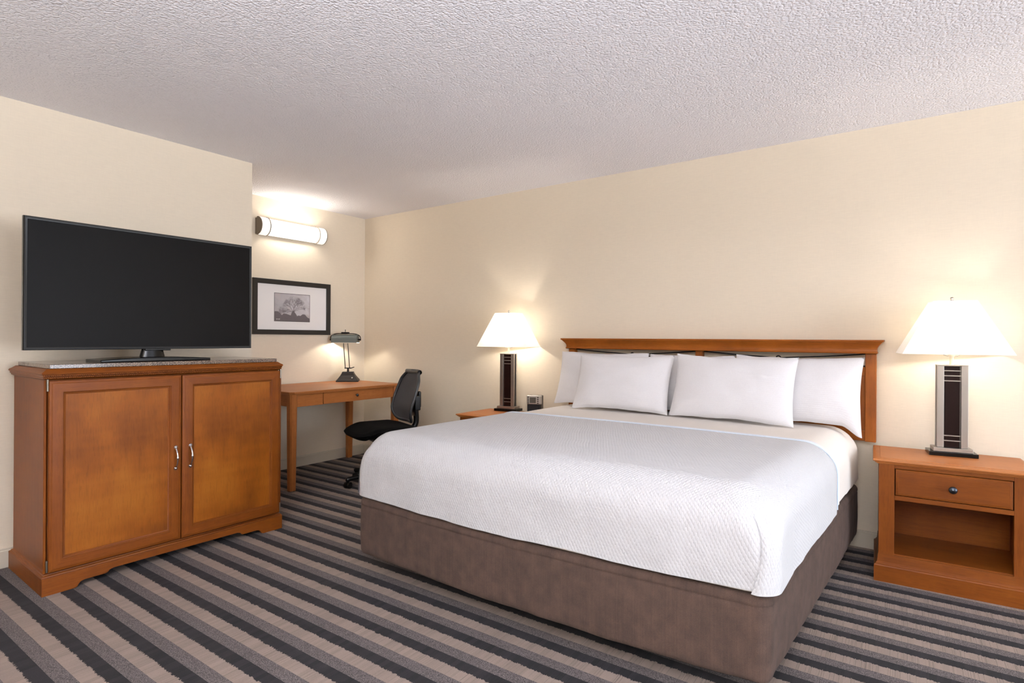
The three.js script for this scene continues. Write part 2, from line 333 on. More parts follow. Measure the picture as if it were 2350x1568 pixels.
// ---------------------------------------------------------------- desk in the alcove
{
  const d = thing('writing_desk', 'light cherry writing desk with one shallow drawer in the alcove', 'desk', [0, 0, 0]);
  const x0 = 0.016, x1 = 0.765, z0 = 0.185, z1 = 1.335, cx = (x0 + x1) / 2, cz = (z0 + z1) / 2;
  // top with thumb-moulded edge and clipped corners
  const ch = 0.03, top = (o) => [[x0, z0], [x1 - ch - o, z0 + o], [x1 - o, z0 + ch + o], [x1 - o, z1 - ch - o], [x1 - ch - o, z1 - o], [x0, z1 - o]];
  const slabAt = (o, y, h) => new THREE.ExtrudeGeometry(new THREE.Shape(top(o).map(([x, z]) => new THREE.Vector2(x, -z))), { depth: h, bevelEnabled: true, bevelThickness: 0.002, bevelSize: 0.002, bevelOffset: -0.002, bevelSegments: 2 }).rotateX(-Math.PI / 2).translate(0, y, 0);
  part('desk_top', [boxUV(slabAt(0, 0.767, 0.009), 'z'), boxUV(slabAt(0.006, 0.757, 0.010), 'z')], M.desk, d);
  const ax1 = x1 - 0.035, az0 = z0 + 0.035, az1 = z1 - 0.035;
  part('apron', [boxUV(rbox(0.018, 0.10, 0.25, 0.001, ax1 - 0.009, 0.706, 1.0 + 0.15), 'z'), boxUV(rbox(0.018, 0.10, 0.19, 0.001, ax1 - 0.009, 0.706, az0 + 0.11), 'z'), boxUV(rbox(ax1 - 0.04, 0.10, 0.018, 0.001, (0.02 + ax1) / 2, 0.706, az1 - 0.02), 'x'), boxUV(rbox(ax1 - 0.04, 0.10, 0.018, 0.001, (0.02 + ax1) / 2, 0.706, az0 + 0.02), 'x'), boxUV(rbox(0.018, 0.10, az1 - az0 - 0.1, 0.001, x0 + 0.03, 0.706, cz), 'z')], M.desk, d);
  const dr = part('drawer', boxUV(rbox(0.02, 0.097, 0.615, 0.002, ax1 - 0.009, 0.706, 0.712), 'z'), M.desk, d);
  part('knob', [new THREE.LatheGeometry([[0, 0], [0.006, 0], [0.0055, 0.008], [0.008, 0.012], [0.0125, 0.016], [0.0125, 0.020], [0.008, 0.025], [0, 0.0265]].map((p) => new THREE.Vector2(...p)), 24).rotateZ(-Math.PI / 2).translate(ax1, 0.708, 0.69)], M.pewter, dr);
  // tapered legs with clipped corners
  const legGeo = () => { const a = 0.033, b = 0.026, k = 0.35, sec = (r, y) => [[r, -r * (1 - k)], [r, r * (1 - k)], [r * (1 - k), r], [-r * (1 - k), r], [-r, r * (1 - k)], [-r, -r * (1 - k)], [-r * (1 - k), -r], [r * (1 - k), -r]].map(([x, z]) => [x, y, z]);
    const A = sec(b, 0.008), B = sec(a, 0.757), Q = [];
    for (let i = 0; i < 8; i++) { const j = (i + 1) % 8; Q.push([A[j], A[i], B[i], B[j]]); }
    for (let i = 1; i < 7; i++) { Q.push([A[0], A[i], A[i + 1], A[0]]); }
    return boxUV(quads(Q), 'y'); };
  for (const [x, z] of [[x1 - 0.045, z1 - 0.035], [x1 - 0.045, z0 + 0.05], [x0 + 0.045, z0 + 0.05], [x0 + 0.045, z1 - 0.05]]) {
    const l = part('leg', legGeo().translate(x, 0, z), M.desk, d);
    part('glide', cyl(0.012, 0.012, 0.009, 16, x, 0.0045, z), M.nickel, l);
  }
}

// ---------------------------------------------------------------- desk lamp
{
  const l = thing('desk_lamp', 'small bankers lamp with grey-green metal trough shade on the writing desk', 'desk lamp', [0.165, 0.778, 0.335], 0.62);
  const sq = (r, y) => [[r, y, -r], [r, y, r], [-r, y, r], [-r, y, -r]];
  const prof = [[0.103, 0], [0.103, 0.012], [0.088, 0.03], [0.066, 0.06], [0.054, 0.082], [0.052, 0.092]];
  const Q = []; for (let k = 0; k + 1 < prof.length; k++) { const A = sq(...prof[k]), B = sq(...prof[k + 1]); for (let i = 0; i < 4; i++) { const j = (i + 1) % 4; Q.push([A[j], A[i], B[i], B[j]]); } }
  Q.push([...sq(0.052, 0.092)].reverse());
  const base = part('base', quads(Q), M.bronze, l);
  base.rotation.y = 0.2;
  part('switch', cyl(0.007, 0.008, 0.01, 16).rotateX(Math.PI / 2 - 0.7).translate(0.045, 0.036, 0.085), M.nickel, base);
  part('stem', [cyl(0.009, 0.011, 0.035, 16, 0, 0.108, 0), rbox(0.066, 0.01, 0.02, 0.003, 0, 0.128, 0), rod([0.03, 0.128, 0], [0.06, 0.138, 0], 0.004)], M.bronze, l);
  for (const s of [-1, 1]) part('post', rod([s * 0.021 - 0.006, 0.128, 0], [s * 0.021 - 0.028, 0.41, 0], 0.0042), M.bronze, l);
  const head = new THREE.Matrix4().makeTranslation(-0.028, 0, 0);
  // trough shade: faceted front, open below
  const hw = 0.124, y0 = 0.378, sec = [[0.052, 0], [0.05, 0.03], [0.036, 0.062], [0.012, 0.078], [-0.02, 0.078], [-0.042, 0.06], [-0.052, 0.03], [-0.054, 0]];
  const S = []; for (let k = 0; k + 1 < sec.length; k++) { const [za, ya] = sec[k], [zb, yb] = sec[k + 1]; S.push([[-hw, y0 + ya, za], [hw, y0 + ya, za], [hw, y0 + yb, zb], [-hw, y0 + yb, zb]]); }
  for (const s of [-1, 1]) for (let k = 1; k + 1 < sec.length; k++) { const q = [[s * hw, y0 + sec[0][1], sec[0][0]], [s * hw, y0 + sec[k][1], sec[k][0]], [s * hw, y0 + sec[k + 1][1], sec[k + 1][0]], [s * hw, y0 + sec[0][1], sec[0][0]]]; S.push(s > 0 ? q.reverse() : q); }
  partAt(head, 'shade', toCreasedNormals(quads(S), 0.9), new THREE.MeshStandardMaterial({ color: 0x686d69, metalness: 0.3, roughness: 0.45, side: THREE.DoubleSide }), l);
  partAt(head, 'shade_rim', [rbox(2 * hw, 0.006, 0.004, 0.001, 0, y0 - 0.003, 0.052), rbox(2 * hw, 0.006, 0.004, 0.001, 0, y0 - 0.003, -0.054)], M.cream, l);
  partAt(head, 'bracket', [tube([[-hw - 0.022, y0 + 0.028, 0], [-hw - 0.016, y0 + 0.06, 0], [-hw + 0.02, y0 + 0.082, 0], [0, y0 + 0.086, 0], [hw - 0.02, y0 + 0.082, 0], [hw + 0.018, y0 + 0.062, 0], [hw + 0.026, y0 + 0.028, 0]], 0.0042, 48), cyl(0.009, 0.009, 0.012, 12).rotateZ(Math.PI / 2).translate(-hw - 0.02, y0 + 0.028, 0), cyl(0.009, 0.009, 0.03, 12).rotateZ(Math.PI / 2).translate(hw + 0.013, y0 + 0.028, 0)], M.bronze, l);
  partAt(head, 'finial', [rbox(0.075, 0.018, 0.03, 0.004, 0, y0 + 0.093, 0), rod([0, y0 + 0.1, 0], [0, y0 + 0.122, 0], 0.003), new THREE.SphereGeometry(0.0045, 10, 8).translate(0, y0 + 0.122, 0)], M.bronze, l);
  partAt(head, 'tube_bulb', cyl(0.011, 0.011, 0.2, 16).rotateZ(Math.PI / 2).translate(0, y0 + 0.028, 0), std({ color: 0xffffff, emissive: new THREE.Color().setRGB(1, 0.9, 0.72), emissiveIntensity: 2.5, roughness: 0.5 }), l);
  for (const px of [-0.06, 0.06]) { const pl = new THREE.PointLight(new THREE.Color().setRGB(1, 0.92, 0.78), 0.15); pl.position.set(px - 0.028, y0 + 0.028, 0); pl.castShadow = true; pl.shadow.radius = 0.5; pl.name = 'desk_lamp_light'; l.add(pl); }
}

// ---------------------------------------------------------------- framed print
{
  const f = thing('framed_picture', 'black framed photograph of a bare tree on the alcove wall', 'picture', [0, 1.475, 0.83], Math.PI / 2);
  const W = 0.79, Ht = 0.492;
  part('frame', frameLoft([[0, 0.0], [0, 0.022], [0.003, 0.025], [0.04, 0.021], [0.043, 0.018], [0.044, 0.006]], W / 2, Ht / 2, 0.4), std({ color: 0x17130f, roughness: 0.45 }), f);
  part('mat_board', rbox(W - 0.07, Ht - 0.07, 0.008, 0.001, 0, 0, 0.006), std({ color: 0xf0ecea, roughness: 0.9 }), f);
  const cw = 512, chh = 360, cv = document.createElement('canvas'); cv.width = cw; cv.height = chh;
  const x = cv.getContext('2d');
  x.fillStyle = '#b9b0b0'; x.fillRect(0, 0, cw, chh);
  for (let i = 0; i < 260; i++) { const px = rnd() * cw, py = rnd() * chh * 0.75, l = 168 + px / cw * 42 + (rnd() - 0.5) * 26; x.fillStyle = `rgba(${l},${l - 4},${l},0.25)`; x.beginPath(); x.ellipse(px, py, 20 + rnd() * 50, 10 + rnd() * 22, rnd(), 0, 7); x.fill(); }
  x.strokeStyle = '#665e60'; x.fillStyle = '#6a6264';
  const branch = (bx, by, a, len, w) => { if (len < 6) return; const ex = bx + Math.cos(a) * len, ey = by + Math.sin(a) * len * 0.82; x.lineWidth = Math.max(0.7, w * 0.8); x.globalAlpha = len > 20 ? 0.95 : 0.55; x.beginPath(); x.moveTo(bx, by); x.lineTo(ex, ey); x.stroke(); const n = len > 30 ? 3 : 2; for (let k = 0; k < n; k++) branch(ex, ey, a + (rnd() - 0.5) * 1.25, len * (0.66 + rnd() * 0.16), w * 0.62); };
  x.beginPath(); x.moveTo(225, 300); x.lineTo(240, 250); x.lineTo(262, 215); x.lineTo(290, 240); x.lineTo(312, 268); x.lineTo(330, 300); x.fill();
  for (const [a, len, w] of [[-1.57, 62, 9], [-2.15, 54, 6], [-0.95, 60, 7], [-2.9, 60, 6], [-0.6, 50, 4], [-2.5, 46, 4], [-1.25, 56, 5], [-3.0, 48, 4]]) branch(272, 236, a, len, w);
  x.globalAlpha = 1;
  x.beginPath(); x.moveTo(0, 238); for (const [px, py] of [[20, 232], [55, 236], [80, 256], [105, 280], [130, 258], [170, 262], [220, 276], [300, 296], [345, 276], [370, 282], [405, 258], [440, 262], [465, 290], [490, 306], [512, 316]]) x.lineTo(px, py); x.lineTo(512, 360); x.lineTo(0, 360); x.fill();
  for (let i = 0; i < 700; i++) { const l = 78 + rnd() * 40; x.fillStyle = `rgba(${l},${l - 6},${l - 4},0.35)`; x.fillRect(rnd() * cw, 300 + rnd() * 60, 5, 3); }
  x.strokeStyle = '#e6e2e0'; x.lineWidth = 3; x.beginPath(); for (let i = 0; i < 12; i++) x.lineTo(28 + i * 4.6, 330 + (i % 2 ? 6 : 0) + (i % 5 === 0 ? -4 : 0)); x.stroke();
  x.strokeStyle = '#5a5450'; x.lineWidth = 12; x.strokeRect(0, 0, cw, chh);
  const ct = new THREE.CanvasTexture(cv); ct.colorSpace = THREE.SRGBColorSpace;
  part('photograph', new THREE.BoxGeometry(0.364, 0.256, 0.0015).translate(-0.011, 0, 0.0105), std({ map: ct, roughness: 0.7 }), f);
}

// ---------------------------------------------------------------- wall sconce: half-round glass bar
{
  const s = thing('wall_sconce', 'lit half-round frosted glass bar light above the framed picture', 'wall light', [0, 2.173, 0.868], Math.PI / 2);
  const R = 0.078, half = 0.332;
  // half cylinders bulging towards +z
  const halfBar = (x0, x1, r) => { const sh = new THREE.Shape(); sh.absarc(0, 0, r, -Math.PI / 2, Math.PI / 2, false); sh.lineTo(0, -r); return new THREE.ExtrudeGeometry(sh, { depth: x1 - x0, bevelEnabled: false, curveSegments: 32 }).rotateY(-Math.PI / 2).translate(x1, 0, 0.03); };
  part('back_plate', rbox(0.664, 0.14, 0.03, 0.004, 0, 0, 0.015), M.sconceCap, s);
  const glow = std({ color: 0xffffff, emissive: new THREE.Color().setRGB(1, 0.95, 0.85), emissiveIntensity: 0.9, roughness: 0.4 });
  const endGlow = std({ color: 0xf4efe8, emissive: new THREE.Color().setRGB(1, 0.93, 0.84), emissiveIntensity: 0.6, roughness: 0.4 });
  part('diffuser', halfBar(-0.248, 0.248, R - 0.004), glow, s);
  for (const [a, b] of [[-half + 0.006, -0.25], [0.25, half - 0.006]]) part('end_diffuser', halfBar(a, b, R), endGlow, s);
  for (const xx of [-0.252, 0.246]) part('ring', halfBar(xx, xx + 0.006, R + 0.004), M.sconceCap, s);
  for (const xx of [-half, half - 0.006]) part('end_cap', halfBar(xx, xx + 0.006, R + 0.001), M.sconceCap, s);
  for (const xx of [-0.15, 0, 0.15]) { const pl = new THREE.PointLight(new THREE.Color().setRGB(1, 0.94, 0.84), 0.15); pl.position.set(xx, 0, 0.075); pl.castShadow = true; pl.shadow.radius = 1.2; pl.name = 'sconce_light'; s.add(pl); }
}

// ---------------------------------------------------------------- office chair
{
  const c = thing('office_chair', 'black mesh-back swivel office chair turned sideways at the desk', 'office chair', [1.06, 0, 0.70], Math.atan2(-0.35, 0.94));
  // local: +z is where the sitter faces
  const meshTex = tex(128, 128, (u, v) => { const a = Math.abs(Math.sin(u * Math.PI * 16)) * Math.abs(Math.sin(v * Math.PI * 16)); const k = 52 + 32 * smooth(0.2, 0.7, a); return [k, k * 0.96, k * 0.97]; }, 18, 18);
  const fabric = std({ map: meshTex, roughness: 0.9 });
  const seatMat = phy({ color: 0x060606, roughness: 0.95, specularIntensity: 0.25 });
  // seat: waterfall cushion
  const seg = 40, P = [], I = [];
  const seatPt = (u, v, top) => { // u,v in -1..1
    const e = 4.5, r = Math.max(Math.abs(u), Math.abs(v)), n = Math.pow(Math.pow(Math.abs(u), e) + Math.pow(Math.abs(v), e), 1 / e) || 1, k = r ? r / n : 0, x = u * k * 0.26, z = v * k * 0.265;
    const edge = Math.sqrt(Math.max(0, 1 - r ** 6));
    const droop = -0.03 * smooth(0.35, 1, v) - 0.012 * smooth(0.5, 1, -v);
    return [x, 0.455 + droop + (top ? 0.035 * edge + 0.006 * u * u : -0.045 * edge), z];
  };
  for (const top of [true, false]) { const o = P.length / 3; for (let j = 0; j <= seg; j++) for (let i = 0; i <= seg; i++) P.push(...seatPt(i / seg * 2 - 1, j / seg * 2 - 1, top)); for (let j = 0; j < seg; j++) for (let i = 0; i < seg; i++) { const a = o + j * (seg + 1) + i, b = a + 1, d = a + seg + 1, e = d + 1; I.push(...(top ? [a, d, b, b, d, e] : [a, b, d, b, e, d])); } }
  let sg = new THREE.BufferGeometry(); sg.setAttribute('position', new THREE.Float32BufferAttribute(P, 3)); sg.setIndex(I); sg = mergeVertices(sg, 1e-5); sg.computeVertexNormals();
  part('seat', sg, seatMat, c);
  part('seat_pan', rbox(0.34, 0.03, 0.34, 0.01, 0, 0.405, -0.02), M.black, c);
  // back: curved mesh panel in a frame; y from 0.5 to 0.93
  const backPt = (u, v) => { const y = 0.50 + 0.42 * v, w = (0.18 + 0.025 * Math.sin(Math.PI * Math.min(1, v * 1.1)) - 0.035 * smooth(0.8, 1, v)), lean = -0.25 - 0.015 * v + 0.036 * Math.exp(-(((v - 0.28) / 0.26) ** 2)) - 0.055 * v * v; return [u * w, y, lean + 0.045 * u * u]; };
  const grid = (n, m, f) => { const p = [], ix = []; for (let j = 0; j <= m; j++) for (let i = 0; i <= n; i++) p.push(...f(i / n * 2 - 1, j / m)); for (let j = 0; j < m; j++) for (let i = 0; i < n; i++) { const a = j * (n + 1) + i; ix.push(a, a + 1, a + n + 1, a + 1, a + n + 2, a + n + 1); } const g = new THREE.BufferGeometry(); g.setAttribute('position', new THREE.Float32BufferAttribute(p, 3)); const uv = []; for (let j = 0; j <= m; j++) for (let i = 0; i <= n; i++) uv.push(i / n * 0.45, j / m * 0.42); g.setAttribute('uv', new THREE.Float32BufferAttribute(uv, 2)); g.setIndex(ix); g.computeVertexNormals(); return g; };
  const front = grid(24, 30, (u, v) => backPt(u * 0.95, 0.02 + v * 0.95));
  const rear = grid(24, 30, (u, v) => { const p = backPt(-u * 0.95, 0.02 + v * 0.95); return [p[0], p[1], p[2] - 0.006]; });
  part('mesh_back', [front, rear], fabric, c);
  const loop = []; for (let i = 0; i < 40; i++) { const a = i / 40 * Math.PI * 2, u = Math.sign(Math.cos(a)) * Math.abs(Math.cos(a)) ** 0.35, v = 0.5 + 0.5 * Math.sign(Math.sin(a)) * Math.abs(Math.sin(a)) ** 0.35; loop.push(V3(...backPt(u, v))); }
  part('back_rim', new THREE.TubeGeometry(new THREE.CatmullRomCurve3(loop, true), 120, 0.013, 10, true), std({ color: 0x2b2d30, roughness: 0.45 }), c);
  part('back_top_rail', tube([-1, -0.6, 0, 0.6, 1].map((u) => { const p = backPt(u * 0.93, 0.985); return [p[0], p[1], p[2] - 0.006]; }), 0.02, 24, 10), std({ color: 0x5e5a54, roughness: 0.55 }), c);
  // lumbar support and spine behind
  part('lumbar_pad', (() => { const g = grid(20, 12, (u, v) => { const p = backPt(u * 0.8, 0.12 + v * 0.3); return [p[0], p[1], p[2] - 0.022]; }); const h = grid(20, 12, (u, v) => { const p = backPt(-u * 0.8, 0.12 + v * 0.3); return [p[0], p[1], p[2] - 0.04]; }); return [g, h]; })(), M.black, c);
  part('spine', [tube([[0, 0.40, -0.12], [0, 0.405, -0.24], [0, 0.46, -0.31], [0, 0.6, -0.315], [0, 0.74, -0.325]], 0.024, 30, 10), rbox(0.16, 0.14, 0.03, 0.012, 0, 0.68, -0.315), rbox(0.03, 0.12, 0.05, 0.008, 0.15, 0.66, -0.26), rbox(0.03, 0.12, 0.05, 0.008, -0.15, 0.66, -0.26)], M.black, c);
  part('tilt_mechanism', [rbox(0.16, 0.05, 0.2, 0.012, 0, 0.372, -0.02), rod([0.05, 0.37, 0.03], [0.26, 0.365, 0.06], 0.006)], M.black, c);
  part('gas_lift', [cyl(0.016, 0.016, 0.14, 20, 0, 0.30, 0), cyl(0.026, 0.03, 0.17, 20, 0, 0.155, 0)], M.black, c);
  part('hub', cyl(0.045, 0.052, 0.05, 24, 0, 0.085, 0), M.black, c);
  for (let k = 0; k < 5; k++) {
    const a = k / 5 * Math.PI * 2 + 0.12, dx = Math.sin(a), dz = Math.cos(a);
    part('base_arm', [rod([dx * 0.03, 0.09, dz * 0.03], [dx * 0.285, 0.072, dz * 0.285], 0.019), new THREE.SphereGeometry(0.021, 12, 8).translate(dx * 0.285, 0.07, dz * 0.285)], M.black, c);
    const cx = dx * 0.285, cz = dz * 0.285;
    part('caster', [cyl(0.026, 0.026, 0.018, 20).rotateZ(Math.PI / 2).rotateY(a + 0.5).translate(cx + 0.014 * Math.cos(a + 0.5), 0.026, cz - 0.014 * Math.sin(a + 0.5)), cyl(0.026, 0.026, 0.018, 20).rotateZ(Math.PI / 2).rotateY(a + 0.5).translate(cx - 0.014 * Math.cos(a + 0.5), 0.026, cz + 0.014 * Math.sin(a + 0.5)), cyl(0.009, 0.009, 0.03, 10, cx, 0.05, cz)], M.black, c);
  }
}

// ---------------------------------------------------------------- nightstands
function nightstand(label, pos, turn) {
  // local: origin = front left corner of the plinth on the floor, x along the front, z out of the front
  const n = thing('nightstand', label, 'nightstand', pos, turn, 'nightstands beside the bed');
  const W = 0.62, D = 0.43, bx = W / 2, bz = -D / 2;
  const at = (g) => g.translate(bx, 0, bz);
  // plinth
  const pl = part('plinth', at(rectLoft([[0, 0], [0, 0.078], [-0.003, 0.083], [-0.008, 0.085], [-0.009, 0.09], [-0.014, 0.096], [-0.0155, 0.108], [-0.0175, 0.135]], W / 2, D / 2, [true, true], 0.4)), M.woodFrame, n);
  const s = 0.018, y0 = 0.108, y1 = 0.588;
  // carcass boards: sides, back, shelf, stiles and rails
  const b = W - 2 * s, y2 = 0.09;
  part('side_panel', boxUV(rbox(0.02, y1 - y0, D - 2 * s - 0.022, 0.001, s + 0.0115, (y0 + y1) / 2, bz - 0.011), 'y'), M.woodFrame, n);
  part('side_panel', boxUV(rbox(0.02, y1 - y0, D - 2 * s - 0.022, 0.001, W - s - 0.0115, (y0 + y1) / 2, bz - 0.011), 'y'), M.woodFrame, n);
  part('back_panel', boxUV(rbox(b - 0.04, y1 - y0, 0.01, 0.001, bx, (y0 + y1) / 2, -D + s + 0.006), 'x'), M.woodFrame, n);
  for (const x of [s + 0.034, W - s - 0.034]) part('stile', boxUV(rbox(0.066, y1 - y0, 0.022, 0.0015, x, (y0 + y1) / 2, -s - 0.011), 'y'), M.woodFrame, n);
  const ix0 = s + 0.067, ix1 = W - ix0, iw = ix1 - ix0;
  part('top_rail', boxUV(rbox(iw, 0.02, 0.022, 0.001, bx, 0.579, -s - 0.011), 'x'), M.woodFrame, n);
  part('middle_rail', boxUV(rbox(iw, 0.022, 0.022, 0.001, bx, 0.423, -s - 0.011), 'x'), M.woodFrame, n);
  part('shelf_bottom', boxUV(rbox(b - 0.04, 0.014, D - 2 * s - 0.012, 0.001, bx, 0.135, bz), 'x'), M.woodFrame, n);
  part('drawer_divider', boxUV(rbox(b - 0.04, 0.012, D - 2 * s - 0.03, 0.001, bx, 0.42, bz), 'x'), M.woodFrame, n);
  const dr = part('drawer', [boxUV(frameLoft([[0, -0.02], [0, 0.000], [0.003, 0.003], [0.007, 0.0035], [0.009, 0.0055], [0.013, 0.006]], (iw - 0.008) / 2, 0.0645, 0.4).translate(bx, 0.5015, -s - 0.001), 'x'), boxUV(rbox(iw - 0.032, 0.106, 0.02, 0.001, bx, 0.5015, -s - 0.005), 'x')], M.woodFrame, n);
  part('knob', new THREE.LatheGeometry([[0, 0], [0.007, 0], [0.006, 0.008], [0.009, 0.013], [0.0165, 0.017], [0.017, 0.021], [0.011, 0.027], [0, 0.0295]].map((p) => new THREE.Vector2(...p)), 28).rotateX(Math.PI / 2).translate(bx + 0.003, 0.499, -s + 0.004), M.pewter, dr);
  // top with moulded edge and a raised flat field
  part('top', [at(rectLoft([[-0.018, 0.586], [-0.012, 0.588], [-0.010, 0.592], [-0.004, 0.594], [-0.002, 0.599], [0.004, 0.601], [0.006, 0.605], [0.005, 0.610], [0.0, 0.612], [-0.006, 0.613], [-0.012, 0.6135]], W / 2, D / 2, [true, true], 0.4)), boxUV(rbox(W - 0.05, 0.006, D - 0.05, 0.002, bx, 0.6125, bz), 'x')], M.nightTop, n);
  return n;
}
M.nightTop = phy({ map: deskMap, ...woodGloss, roughness: 0.4 });
nightstand('cherry nightstand with open shelf to the right of the bed, holding only a lamp', [4.500, 0, 0.494], 0.05);
nightstand('cherry nightstand between bed and office chair, holding lamp and clock', [1.745, 0, 0.53], 0.0);

// ---------------------------------------------------------------- table lamps
function tableLamp(label, pos, turn, power) {
  const l = thing('table_lamp', label, 'table lamp', pos, turn, 'matching bedside lamps');
  part('base_block', rbox(0.202, 0.02, 0.118, 0.002, 0, 0.01, 0), M.blackGloss, l);
  part('base_plate', rbox(0.164, 0.02, 0.09, 0.002, 0, 0.03, 0), M.nickel, l);
  for (const x of [-0.05, 0.05]) for (const z of [-0.02, 0.02]) part('pillar', rbox(0.029, 0.424, 0.014, 0.0015, x, 0.252, z), M.nickel, l);
  part('core', rbox(0.063, 0.42, 0.034, 0.002, 0, 0.25, 0), M.darkWood, l);
  for (const y of [0.436, 0.41, 0.384, 0.101, 0.075]) part('band', rbox(0.083, 0.0055, 0.042, 0.001, 0, y, 0), M.nickel, l);
  part('top_plate', rbox(0.128, 0.005, 0.062, 0.001, 0, 0.4645, 0), M.nickel, l);
  part('socket_stem', [cyl(0.009, 0.010, 0.045, 16, 0, 0.489, 0), cyl(0.017, 0.013, 0.04, 20, 0, 0.53, 0)], M.cream, l);
  // harp wire carrying the shade
  part('harp', [tube([[0, 0.512, 0], [-0.03, 0.516, 0], [-0.052, 0.55, 0], [-0.055, 0.66, 0], [-0.03, 0.76, 0], [0, 0.79, 0]], 0.0022, 40, 6), tube([[0, 0.512, 0], [0.03, 0.516, 0], [0.052, 0.55, 0], [0.055, 0.66, 0], [0.03, 0.76, 0], [0, 0.79, 0]], 0.0022, 40, 6)], M.nickel, l);
  part('finial', [cyl(0.006, 0.008, 0.012, 14, 0, 0.799, 0), new THREE.SphereGeometry(0.008, 14, 10).translate(0, 0.81, 0)], M.nickel, l);
  const bot = [0.228, 0.125], top = [0.089, 0.072], y0 = 0.522, y1 = 0.795, Q = [], c4 = ([a, b], y) => [[a, y, b], [a, y, -b], [-a, y, -b], [-a, y, b]];
  const A = c4(bot, y0), B = c4(top, y1);
  for (let i = 0; i < 4; i++) { const j = (i + 1) % 4; Q.push([A[i], A[j], B[j], B[i]]); }
  part('shade', quads(Q), phy({ color: 0xfbf6ec, transmission: 0.36, roughness: 1, thickness: 0, side: THREE.DoubleSide }), l);
  // fitter spider at the top of the shade
  part('spider', [rod([-top[0], y1 - 0.006, 0], [top[0], y1 - 0.006, 0], 0.002, 6), rod([0, y1 - 0.006, -top[1]], [0, y1 - 0.006, top[1]], 0.002, 6)], M.nickel, l);
  part('bulb', [new THREE.SphereGeometry(0.03, 20, 14).translate(0, 0.65, 0), cyl(0.014, 0.02, 0.08, 14, 0, 0.585, 0)], std({ color: 0xffffff, emissive: new THREE.Color().setRGB(1, 0.88, 0.7), emissiveIntensity: 3, roughness: 0.4 }), l);
  const pl = new THREE.PointLight(new THREE.Color().setRGB(1, 0.93, 0.82), power); pl.position.set(0, 0.65, 0); pl.castShadow = true; pl.shadow.radius = 1.4; pl.name = 'table_lamp_light'; l.add(pl);
  return l;
}
tableLamp('lit lamp with white tapered shade on the nightstand right of the bed', [4.818, 0.6155, 0.165], 0.14, 0.31);
tableLamp('lit lamp with white tapered shade beside the alarm clock', [1.972, 0.6155, 0.155], 0.14, 0.46);

// ---------------------------------------------------------------- alarm clock
{
  const c = thing('alarm_clock', 'silver and black alarm clock on the nightstand next to the table lamp', 'clock', [2.245, 0.6155, 0.17], 0.3);
  part('body', rbox(0.115, 0.145, 0.07, 0.008, 0, 0.0725, 0), M.black, c);
  part('speaker_grille', rbox(0.1, 0.075, 0.006, 0.002, -0.004, 0.04, 0.036), std({ color: 0x17181a, roughness: 0.9 }), c);
  const f = part('face', rbox(0.118, 0.068, 0.03, 0.006, 0, 0.112, 0.026), std({ color: 0xb9b5b1, metalness: 0.7, roughness: 0.3 }), c);
  part('display', rbox(0.05, 0.044, 0.004, 0.001, -0.008, 0.11, 0.0415), std({ color: 0x4d4a42, roughness: 0.3 }), f);
  for (const x of [-0.045, 0.033]) for (let k = 0; k < 4; k++) part('button', cyl(0.0055, 0.0055, 0.004, 12).rotateX(Math.PI / 2).scale(1.2, 0.8, 1).translate(x, 0.132 - k * 0.0145, 0.042), M.black, f);
  part('snooze_bar', rbox(0.05, 0.005, 0.02, 0.002, 0, 0.1465, 0.01), M.nickel, c);
}

// ---------------------------------------------------------------- torchiere added out of view behind the camera as fill, washing the ceiling
{
  const t = thing('added_torchiere', 'added unseen uplight with an upturned bowl behind the camera, for fill', 'added fill lamp', [4.8, 0, 5.05]);
  part('base', new THREE.LatheGeometry([[0, 0], [0.15, 0], [0.15, 0.012], [0.12, 0.022], [0.03, 0.035], [0.014, 0.05]].map((p) => new THREE.Vector2(...p)), 40), M.bronze, t);
  part('pole', cyl(0.012, 0.012, 1.52, 16, 0, 0.805, 0), M.bronze, t);
  part('bowl', new THREE.LatheGeometry([[0.012, 1.56], [0.05, 1.565], [0.11, 1.59], [0.16, 1.635], [0.185, 1.69], [0.181, 1.69], [0.155, 1.64], [0.106, 1.596], [0.05, 1.571], [0.0, 1.57]].map((p) => new THREE.Vector2(...p)), 48), std({ color: 0xd9d4cc, roughness: 0.5, side: THREE.DoubleSide }), t);
  part('bulb', new THREE.SphereGeometry(0.04, 20, 14).translate(0, 1.64, 0), std({ color: 0xffffff, emissive: new THREE.Color().setRGB(1, 0.98, 0.96), emissiveIntensity: 4 }), t);
  const pl = new THREE.PointLight(new THREE.Color().setRGB(0.90, 0.97, 1.08), ADDED_TORCH); pl.position.set(0, 1.64, 0); pl.castShadow = true; pl.shadow.radius = 2; pl.name = 'added_torchiere_light'; t.add(pl);
}

